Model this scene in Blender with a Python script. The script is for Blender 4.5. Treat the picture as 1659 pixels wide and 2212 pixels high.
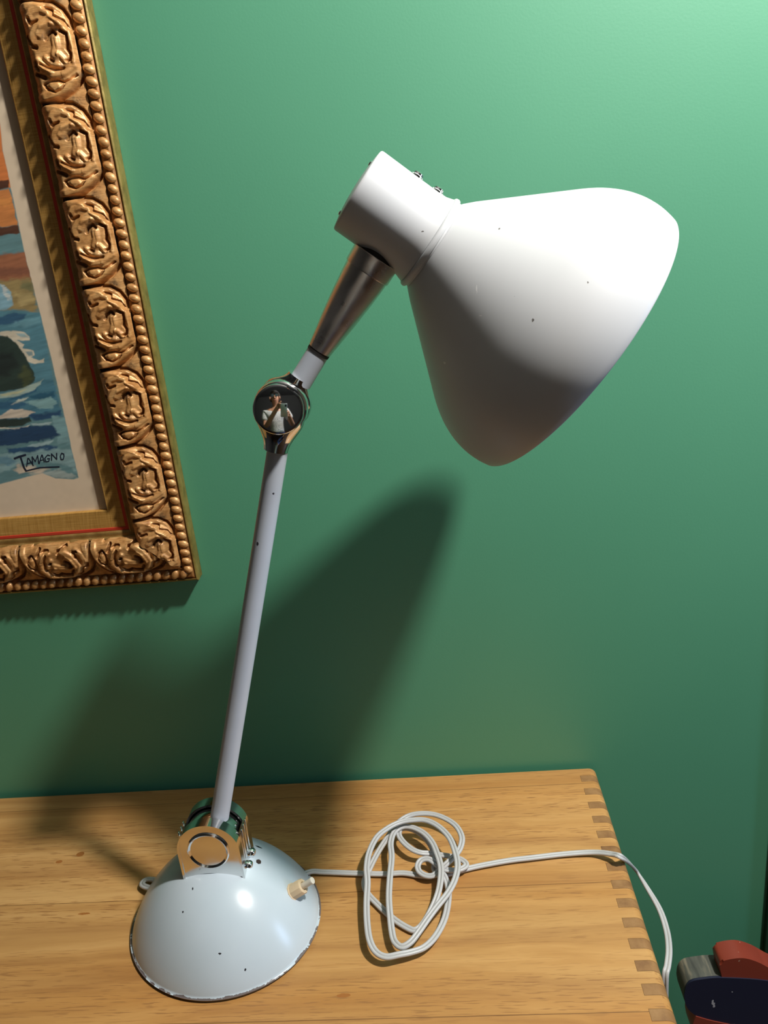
import bpy, bmesh, math, random
import numpy as np
from mathutils import Vector, Matrix
random.seed(4)
rng = np.random.RandomState(7)
for o in list(bpy.data.objects):
    bpy.data.objects.remove(o, do_unlink=True)
SC = bpy.context.scene
COL = SC.collection
U = 0.022          # one working unit (pitch of the finger joints) in metres
PI = math.pi

# ---------------------------------------------------------------- camera, world, lights, exposure
cam_d = bpy.data.cameras.new('camera')
cam = bpy.data.objects.new('camera', cam_d); COL.objects.link(cam)
cam_d.sensor_fit = 'VERTICAL'; cam_d.sensor_height = 36.0; cam_d.lens = 36.0 * 1662.154 / 2212.0
cam_d.clip_start = 0.004
CAM_R = Vector((0.9937811697, 0.0494305724, -0.0997777789))
CAM_U = Vector((0.0782083670, 0.3279886158, 0.9414387496))
CAM_F = Vector((-0.0792618319, 0.9433875590, -0.3220830259))
CAM_P = Vector((-6.84343549, -34.79936682, 26.95505083)) * U
cm = Matrix((CAM_R, CAM_U, -CAM_F)).transposed().to_4x4(); cm.translation = CAM_P
cam.matrix_world = cm
SC.camera = cam

SC.view_settings.view_transform = 'Standard'
SC.view_settings.look = 'None'
SC.view_settings.gamma = 1.0
SC.view_settings.use_curve_mapping = False
SC.view_settings.exposure = 0.0

w = bpy.data.worlds.new('world'); SC.world = w; w.use_nodes = True
bg = w.node_tree.nodes['Background']; bg.inputs[0].default_value = (0.35, 0.5, 0.85, 1); bg.inputs[1].default_value = 0.12

def light(name, kind, loc, energy, color, **kw):
    d = bpy.data.lights.new(name, kind); d.energy = energy; d.color = color
    for k, v in kw.items(): setattr(d, k, v)
    o = bpy.data.objects.new(name, d); COL.objects.link(o); o.location = loc
    return o
LAMP = Vector((19.13, -21.94, 63.7)) * U
light('ceiling_bulb', 'POINT', LAMP, 99.0, (1.0, 0.965, 0.92), shadow_soft_size=0.042)
wl = light('window_daylight', 'AREA', (1.88, -0.62, 0.62), 11.0, (0.45, 0.66, 1.0), shape='RECTANGLE', size=0.7, size_y=0.22)
wl.rotation_euler = (0, PI / 2, 0)

# ---------------------------------------------------------------- helpers
def link(name, me, mat=None, parent=None):
    o = bpy.data.objects.new(name, me); COL.objects.link(o)
    if mat is not None:
        for m in (mat if isinstance(mat, (list, tuple)) else [mat]): me.materials.append(m)
    if parent is not None: o.parent = parent; o.matrix_parent_inverse = Matrix.Translation(-parent.location)
    return o
def obj(name, bm, mat, parent=None, smooth=True, sharp=None, scale=U):
    bm.normal_update()
    bmesh.ops.scale(bm, vec=(scale, scale, scale), verts=bm.verts)
    me = bpy.data.meshes.new(name); bm.to_mesh(me); bm.free()
    if smooth:
        me.polygons.foreach_set('use_smooth', [True] * len(me.polygons))
        if sharp: me.set_sharp_from_angle(angle=math.radians(sharp))
    return link(name, me, mat, parent)
def tag(o, label, cat, group=None, kind=None):
    if label: o['label'] = label
    if cat: o['category'] = cat
    if group: o['group'] = group
    if kind: o['kind'] = kind
    return o
def thing(name, loc, label, cat):
    o = bpy.data.objects.new(name, None); COL.objects.link(o); o.location = Vector(loc) * U
    o.empty_display_size = 0.05
    return tag(o, label, cat)
def struct(name, bm, mat, **k):
    o = obj(name, bm, mat, **k); o['kind'] = 'structure'; return o
def box(bm, lo, hi, bev=0.0, seg=2):
    v = [bm.verts.new((x, y, z)) for z in (lo[2], hi[2]) for y in (lo[1], hi[1]) for x in (lo[0], hi[0])]
    fs = [bm.faces.new([v[i] for i in q]) for q in ((0,2,3,1),(4,5,7,6),(0,1,5,4),(2,6,7,3),(0,4,6,2),(1,3,7,5))]
    if bev:
        es = {e for f in fs for e in f.edges}
        bmesh.ops.bevel(bm, geom=list(es), offset=bev, segments=seg, profile=0.5, affect='EDGES')
    return v
def basis(ax):
    ax = Vector(ax).normalized()
    t = Vector((0, 0, 1)) if abs(ax.z) < 0.9 else Vector((1, 0, 0))
    e1 = t.cross(ax).normalized(); return e1, ax.cross(e1), ax
def lathe(bm, prof, org=(0,0,0), ax=(0,0,1), n=64, close=False):
    """prof: list of (s along axis, r)."""
    e1, e2, a = basis(ax); org = Vector(org); rings = []
    for s, r in prof:
        if r < 1e-6: rings.append([bm.verts.new(org + a * s)])
        else: rings.append([bm.verts.new(org + a * s + (e1 * math.cos(2*PI*i/n) + e2 * math.sin(2*PI*i/n)) * r) for i in range(n)])
    seq = list(zip(rings, rings[1:])) + ([(rings[-1], rings[0])] if close else [])
    for A, B in seq:
        for i in range(n):
            j = (i + 1) % n
            if len(A) == 1 and len(B) == 1: continue
            if len(A) == 1: bm.faces.new((A[0], B[j], B[i]))
            elif len(B) == 1: bm.faces.new((A[i], A[j], B[0]))
            else: bm.faces.new((A[i], A[j], B[j], B[i]))
def capped(prof):
    return [(prof[0][0], 0)] + list(prof) + [(prof[-1][0], 0)]
def rod(bm, p, q, r, n=24, r2=None):
    p, q = Vector(p), Vector(q); L = (q - p).length
    lathe(bm, capped([(0, r), (L, r if r2 is None else r2)]), p, q - p, n)
def loft(bm, rings, cap=True):
    R = [[bm.verts.new(p) for p in ring] for ring in rings]; n = len(R[0])
    for A, B in zip(R, R[1:]):
        for i in range(n):
            j = (i + 1) % n; bm.faces.new((A[i], A[j], B[j], B[i]))
    if cap: bm.faces.new(R[0][::-1]); bm.faces.new(R[-1])
def extrude_profile(bm, pts, d, org=(0,0,0), ex=(1,0,0), ez=(0,0,1)):
    """closed 2-D outline extruded by vector d, with both caps"""
    o, ex, ez, d = Vector(org), Vector(ex), Vector(ez), Vector(d)
    A = [bm.verts.new(o + ex * x + ez * z) for x, z in pts]; B = [bm.verts.new(v.co + d) for v in A]
    n = len(A); fs = []
    for i in range(n):
        j = (i + 1) % n; fs.append(bm.faces.new((A[i], A[j], B[j], B[i])))
    fs.append(bm.faces.new(A[::-1])); fs.append(bm.faces.new(B))
    return fs
def catmull(P, k=6):
    P = [Vector(p) for p in P]; out = []
    for i in range(len(P) - 1):
        p0, p1, p2, p3 = P[max(i-1, 0)], P[i], P[i+1], P[min(i+2, len(P)-1)]
        for t in range(k):
            t /= k
            out.append(0.5 * ((2*p1) + (p2-p0)*t + (2*p0-5*p1+4*p2-p3)*t*t + (3*p1-p0-3*p2+p3)*t**3))
    out.append(P[-1]); return out

# ---------------------------------------------------------------- materials
def mat(name, col, rough=0.5, metal=0.0, spec=0.5, coat=0.0):
    m = bpy.data.materials.new(name); m.use_nodes = True
    b = m.node_tree.nodes['Principled BSDF']
    b.inputs['Base Color'].default_value = (*col, 1); b.inputs['Roughness'].default_value = rough
    b.inputs['Metallic'].default_value = metal; b.inputs['Specular IOR Level'].default_value = spec
    b.inputs['Coat Weight'].default_value = coat
    return m
class NT:
    def __init__(s, m): s.m = m; s.t = m.node_tree; s.b = s.t.nodes['Principled BSDF']
    def n(s, typ, **k):
        x = s.t.nodes.new(typ)
        for a, b in k.items(): setattr(x, a, b)
        return x
    def l(s, a, b): s.t.links.new(a, b)
    def coord(s, scale=(1,1,1), loc=(0,0,0), rot=(0,0,0)):
        tc = s.n('ShaderNodeTexCoord'); mp = s.n('ShaderNodeMapping'); s.l(tc.outputs['Object'], mp.inputs['Vector'])
        mp.inputs['Scale'].default_value = scale; mp.inputs['Location'].default_value = loc; mp.inputs['Rotation'].default_value = rot
        return mp.outputs['Vector']
    def noise(s, vec, scale, detail=4, rough=0.5, dist=0.0):
        x = s.n('ShaderNodeTexNoise'); s.l(vec, x.inputs['Vector'])
        x.inputs['Scale'].default_value = scale; x.inputs['Detail'].default_value = detail
        x.inputs['Roughness'].default_value = rough; x.inputs['Distortion'].default_value = dist
        return x.outputs['Fac']
    def ramp(s, fac, stops):
        r = s.n('ShaderNodeValToRGB'); s.l(fac, r.inputs['Fac']); e = r.color_ramp.elements
        while len(e) < len(stops): e.new(0.5)
        for el, (p, c) in zip(e, stops):
            el.position = p; el.color = (*c, 1) if isinstance(c, (tuple, list)) else (c, c, c, 1)
        return r.outputs['Color']
    def mix(s, fac, a, b, mode='MIX'):
        x = s.n('ShaderNodeMix', data_type='RGBA', blend_type=mode)
        for v, i in ((fac, 0), (a, 6), (b, 7)):
            if isinstance(v, (int, float)): x.inputs[i].default_value = v
            elif isinstance(v, tuple): x.inputs[i].default_value = (*v, 1)
            else: s.l(v, x.inputs[i])
        return x.outputs[2]
    def math(s, op, a, b=0.0, c=None):
        x = s.n('ShaderNodeMath', operation=op)
        for v, i in ((a, 0), (b, 1), (c, 2)):
            if v is None: continue
            if isinstance(v, (int, float)): x.inputs[i].default_value = v
            else: s.l(v, x.inputs[i])
        return x.outputs[0]
    def base(s, c): s.l(c, s.b.inputs['Base Color'])
    def bump(s, h, strength=0.3, dist=0.001):
        b = s.n('ShaderNodeBump'); s.l(h, b.inputs['Height']); b.inputs['Strength'].default_value = strength
        b.inputs['Distance'].default_value = dist; s.l(b.outputs[0], s.b.inputs['Normal'])
def spots(nt, base, pts, col):
    """wear marks: pts = (centre in metres, radius, stretch vector) -> small chips of col"""
    vec = nt.coord(); nz = nt.n('ShaderNodeTexNoise'); nz.inputs['Scale'].default_value = 320; nt.l(vec, nz.inputs['Vector'])
    sub = nt.n('ShaderNodeVectorMath', operation='MULTIPLY_ADD'); nt.l(nz.outputs['Color'], sub.inputs[0])
    sub.inputs[1].default_value = (0.002,) * 3; nt.l(vec, sub.inputs[2])
    for (c, r, st) in pts:
        d = nt.n('ShaderNodeVectorMath', operation='SUBTRACT'); nt.l(sub.outputs[0], d.inputs[0])
        d.inputs[1].default_value = tuple(x + 0.001 for x in c)
        q = nt.n('ShaderNodeVectorMath', operation='MULTIPLY'); nt.l(d.outputs[0], q.inputs[0]); q.inputs[1].default_value = st
        ln = nt.n('ShaderNodeVectorMath', operation='LENGTH'); nt.l(q.outputs[0], ln.inputs[0])
        f = nt.math('LESS_THAN', ln.outputs['Value'], r)
        base = nt.mix(f, base, col)
    return base

M = {}
# wall paint
M['wall'] = m = mat('green_wall_paint', (0.085, 0.30, 0.165), 0.53, spec=0.8); t = NT(m)
v = t.coord(); n1 = t.noise(v, 2.5, 3); t.base(t.ramp(n1, [(0.3, (0.074, 0.292, 0.165)), (0.7, (0.084, 0.312, 0.178))]))
t.bump(t.noise(v, 420, 3), 0.10, 0.0006)
M['room'] = mat('grey_room_paint', (0.035, 0.032, 0.031), 0.8)
M['ceil'] = mat('white_ceiling_paint', (0.10, 0.095, 0.09), 0.9)
M['floor'] = m = mat('brown_floor_boards', (0.12, 0.06, 0.03), 0.5); t = NT(m)
v = t.coord((1, 14, 1)); t.base(t.ramp(t.noise(v, 5, 4), [(0.3, (0.04, 0.02, 0.01)), (0.7, (0.07, 0.035, 0.018))]))
M['trim'] = mat('dark_green_trim_paint', (0.012, 0.045, 0.02), 0.5)
M['white_paint'] = mat('white_window_paint', (0.6, 0.6, 0.58), 0.4)
m = M['pane'] = mat('window_pane', (0.8, 0.9, 1), 0.05); t = NT(m)
t.b.inputs['Transmission Weight'].default_value = 1.0; t.b.inputs['IOR'].default_value = 1.45

def wood(name, dark, mid, light_, along='x', dash=0.8, rough=0.42):
    m = mat(name, mid, rough, spec=0.45); t = NT(m)
    k = {'x': (1, 0, 1), 'y': (0, 1, 1), 'z': (1, 1, 0)}[along]
    # long streaks of growth rings
    sv = {'x': (1.6, 60, 60), 'y': (60, 1.6, 60), 'z': (60, 60, 1.6)}[along]
    warp = t.noise(t.coord((2.2, 7, 7)), 1.0, 3, 0.5, 0.6)
    v = t.coord(sv)
    add = t.n('ShaderNodeVectorMath', operation='MULTIPLY_ADD'); cmb = t.n('ShaderNodeCombineXYZ')
    for i in range(3): t.l(warp, cmb.inputs[i])
    t.l(cmb.outputs[0], add.inputs[0]); add.inputs[1].default_value = (0, 3.4, 3.4); t.l(v, add.inputs[2])
    st = t.noise(add.outputs[0], 1.0, 5, 0.62)
    base = t.ramp(st, [(0.28, dark), (0.5, mid), (0.74, light_)])
    # board tone: six strips across y
    tc = t.n('ShaderNodeTexCoord'); sp = t.n('ShaderNodeSeparateXYZ'); t.l(tc.outputs['Object'], sp.inputs[0])
    if along == 'x':
        idx = t.math('FLOOR', t.math('DIVIDE', t.math('ADD', sp.outputs['Y'], 7.97 * U), 6.25 * U))
        wn = t.n('ShaderNodeTexWhiteNoise', noise_dimensions='1D'); t.l(idx, wn.inputs['W'])
        tone = t.ramp(wn.outputs['Value'], [(0, (0.90, 0.86, 0.80)), (1, (1.05, 1.04, 1.02))])
        base = t.mix(1.0, base, tone, 'MULTIPLY')
        # redder heartwood towards the left
        big = t.noise(t.coord((1.1, 9, 1), (0.35, 0, 0)), 1.3, 3)
        base = t.mix(t.ramp(big, [(0.38, 0.0), (0.68, 0.75)]), base, t.mix(1.0, base, (0.88, 0.72, 0.50), 'MULTIPLY'))
        # open pores: short dark dashes
        ds = t.noise(t.coord((42, 620, 620)), 1.0, 2, 0.5)
        band = t.noise(t.coord((1.0, 26, 26), (3, 1, 0)), 1.0, 2, 0.5)
        dm = t.math('MULTIPLY', t.ramp(ds, [(0.56, 0.0), (0.63, 1.0)]), t.ramp(band, [(0.40, 0.08), (0.56, 1.0)]))
        base = t.mix(t.math('MULTIPLY', dm, dash), base, (0.30, 0.14, 0.045))
        # seams between the glued strips
        s = None
        for y in (-1.47, -7.97, -13.98, -20.2):
            q = t.math('LESS_THAN', t.math('ABSOLUTE', t.math('SUBTRACT', sp.outputs['Y'], y * U)), 0.00035)
            s = q if s is None else t.math('MAXIMUM', s, q)
        base = t.mix(t.math('MULTIPLY', s, 0.75), base, (0.12, 0.05, 0.015))
        base = spots(t, base, [((-26.3*U, -4.9*U, 0), 0.0045, (1, 1.3, 1)), ((-27.2*U, -5.35*U, 0), 0.003, (0.8, 1.3, 1)), ((-24.5*U, -8.6*U, 0), 0.0028, (0.45, 2, 1)), ((-12.2*U, -13.0*U, 0), 0.003, (0.5, 1.6, 1))], (0.34, 0.13, 0.03))
    t.base(base)
    t.bump(st, 0.12, 0.0006)
    t.l(t.ramp(st, [(0.3, rough + 0.1), (0.7, rough - 0.03)]), t.b.inputs['Roughness'])
    return m
M['ash'] = wood('light_ash_board', (0.40, 0.205, 0.068), (0.53, 0.30, 0.106), (0.645, 0.395, 0.158))
M['endgrain'] = wood('ash_end_grain', (0.19, 0.09, 0.032), (0.28, 0.145, 0.052), (0.36, 0.20, 0.08), along='z', rough=0.5)

# lamp paints and metals
c3 = lambda p: tuple(x * U for x in p)
M['base_paint'] = m = mat('grey_enamel', (0.42, 0.47, 0.50), 0.25, coat=0.0, spec=0.45); t = NT(m)
v = t.coord(); b0 = t.ramp(t.noise(v, 18, 4), [(0.3, (0.50, 0.585, 0.635)), (0.7, (0.54, 0.62, 0.67))])
b0 = spots(t, b0, [(c3((-18.35,-10.5,3.05)), 0.0011, (1.2,.6,1)), (c3((-16.15,-8.0,2.75)), 0.0024, (0.55,1.8,1)), (c3((-18.64,-11.19,2.56)), 0.0009, (1,1,1)),
    (c3((-16.04,-12.5,0.887)), 0.0010, (1,1,1)), (c3((-17.9,-10.75,2.92)), 0.0011, (.6,1,1)), (c3((-20.1,-9.6,2.3)), 0.0022, (0.6,2,1)), (c3((-15.6,-8.3,2.45)), 0.001, (1,1,1)), (c3((-17.2,-12.3,1.5)), 0.003, (0.4,3,1.5))], (0.03, 0.03, 0.035))
sp = t.n('ShaderNodeSeparateXYZ'); t.l(t.coord(), sp.inputs[0])
edge = t.math('LESS_THAN', t.math('ADD', sp.outputs['Z'], t.math('MULTIPLY', t.noise(t.coord((1,1,1)), 95, 4, .7), -0.0065)), 0.0006)
b0 = t.mix(t.math('MULTIPLY', edge, 0.85), b0, (0.09, 0.045, 0.03)); t.base(b0)
M['pole_paint'] = m = mat('grey_pole_enamel', (0.38, 0.39, 0.42), 0.32, spec=0.5); t = NT(m)
b0 = spots(t, t.ramp(t.noise(t.coord(), 25, 4), [(0.3, (0.45, 0.49, 0.55)), (0.7, (0.49, 0.53, 0.59))]),
    [(c3((-13.9,-9.5,14.6)), 0.0012, (1.6,1,0.5)), (c3((-14.2,-9.52,13.4)), 0.0013, (1.6,1,0.5)), (c3((-12.75,-9.5,19.3)), 0.001, (1,1,1)), (c3((-15.4,-9.5,10.3)), 0.001, (1,1,1)), (c3((-13.6,-9.5,17.5)), 0.0011, (1,1,.6)), (c3((-16.4,-9.5,7.6)), 0.0008, (1,1,1))], (0.04, 0.04, 0.05)); t.base(b0)
M['shade_paint'] = m = mat('off_white_shade_enamel', (0.60, 0.60, 0.585), 0.40, spec=0.4, coat=0.0); t = NT(m)
t.b.inputs['Coat Roughness'].default_value = 0.12
b0 = t.ramp(t.noise(t.coord(), 14, 4), [(0.3, (0.585, 0.60, 0.61)), (0.7, (0.615, 0.63, 0.64))]); SHADE_B0 = (t, b0)
M['chrome'] = mat('chrome', (0.80, 0.80, 0.80), 0.045, 1.0)
M['chrome_worn'] = m = mat('chrome_worn', (0.74, 0.74, 0.73), 0.12, 1.0); t = NT(m)
t.l(t.ramp(t.noise(t.coord(), 60, 4), [(0.35, 0.07), (0.7, 0.2)]), t.b.inputs['Roughness'])
M['alu'] = m = mat('brushed_aluminium', (0.76, 0.70, 0.66), 0.28, 1.0); t = NT(m)
t.l(t.ramp(t.noise(t.coord(), 90, 4), [(0.3, 0.24), (0.7, 0.38)]), t.b.inputs['Roughness'])
M['black'] = mat('black_gap', (0.015, 0.013, 0.012), 0.6)
M['ivory'] = mat('ivory_bakelite', (0.68, 0.53, 0.34), 0.4)
M['ivory_tip'] = mat('white_plunger', (0.75, 0.70, 0.58), 0.35)
M['cord'] = mat('grey_plastic_flex', (0.50, 0.50, 0.49), 0.38, spec=0.5)
M['felt'] = mat('dark_felt', (0.035, 0.022, 0.016), 0.9)
M['bulb'] = mat('frosted_bulb', (0.7, 0.7, 0.68), 0.3)

# gilding
def gilt(name, a, b, c, rough=0.36, metal=0.55, scale=55, streak=(1,1,1)):
    m = mat(name, b, rough, metal, 0.5); t = NT(m)
    f = t.noise(t.coord(streak), scale, 5, 0.65)
    t.base(t.ramp(f, [(0.28, a), (0.5, b), (0.72, c)]))
    t.bump(t.noise(t.coord(streak), scale * 4, 3), 0.25, 0.0006)
    return m
M['gilt_carve'] = m = gilt('antique_gilt_carving', (0.32, 0.14, 0.038), (0.57, 0.29, 0.098), (0.68, 0.40, 0.16), 0.42, 0.22, 90); t = NT(m)
# brown wax blots on the carved grooves, strengthened to paint in deeper shade
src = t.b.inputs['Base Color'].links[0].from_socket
at = t.n('ShaderNodeAttribute', attribute_name='wax_shade')
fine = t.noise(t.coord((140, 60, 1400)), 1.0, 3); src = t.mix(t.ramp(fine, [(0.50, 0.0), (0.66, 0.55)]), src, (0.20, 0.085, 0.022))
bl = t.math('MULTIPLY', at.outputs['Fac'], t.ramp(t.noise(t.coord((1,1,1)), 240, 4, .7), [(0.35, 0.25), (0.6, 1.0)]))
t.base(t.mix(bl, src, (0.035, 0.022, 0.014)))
M['gilt_edge'] = gilt('olive_gilt_edge', (0.13, 0.095, 0.02), (0.24, 0.175, 0.04), (0.34, 0.25, 0.07), 0.42, 0.4, 70)
M['gilt_brown'] = gilt('brown_gilt_fillet', (0.16, 0.06, 0.014), (0.30, 0.13, 0.035), (0.42, 0.21, 0.065), 0.4, 0.45, 60)
M['gilt_lip'] = gilt('dull_gilt_lip', (0.22, 0.12, 0.03), (0.36, 0.21, 0.06), (0.46, 0.29, 0.10), 0.4, 0.45, 60)
M['red'] = mat('red_bole_line', (0.52, 0.045, 0.02), 0.5)
M['linen'] = m = mat('gold_linen', (0.55, 0.31, 0.075), 0.5, 0.25); t = NT(m)
th = t.math('ADD', t.noise(t.coord((900, 60, 30)), 1.0, 2), t.noise(t.coord((30, 60, 900)), 1.0, 2))
t.base(t.ramp(t.math('MULTIPLY', th, 0.5), [(0.32, (0.40, 0.20, 0.04)), (0.55, (0.56, 0.31, 0.075)), (0.7, (0.62, 0.37, 0.11))])); t.bump(th, 0.3, 0.0004)
M['sheet'] = m = mat('painted_sheet', (0.6, 0.6, 0.6), 0.65); t = NT(m)
at = t.n('ShaderNodeAttribute', attribute_name='paint'); t.base(at.outputs['Color'])
M['ink'] = mat('navy_ink', (0.008, 0.015, 0.035), 0.6)
# toy
def chipped(name, col, chip, rough=0.35, lo=0.70):
    m = mat(name, col, rough); t = NT(m)
    f = t.noise(t.coord(), 75, 2, 0.5)
    t.base(t.mix(t.ramp(f, [(lo, 0.0), (lo + 0.012, 1.0)]), t.mix(t.noise(t.coord(), 30, 3), col, tuple(x * 1.25 for x in col)), chip)); return m
M['navy'] = chipped('chipped_navy_paint', (0.006, 0.009, 0.028), (0.40, 0.40, 0.42), 0.55, 0.715)
M['redbrown'] = chipped('chipped_red_brown_paint', (0.21, 0.035, 0.018), (0.62, 0.52, 0.38), 0.38, 0.72)
M['greyworn'] = m = mat('worn_grey_paint', (0.1, 0.1, 0.08), 0.6); t = NT(m)
t.base(t.ramp(t.noise(t.coord((90, 12, 12)), 1.0, 4, .6), [(0.35, (0.045, 0.05, 0.042)), (0.52, (0.10, 0.105, 0.085)), (0.64, (0.26, 0.23, 0.16))]))

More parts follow.
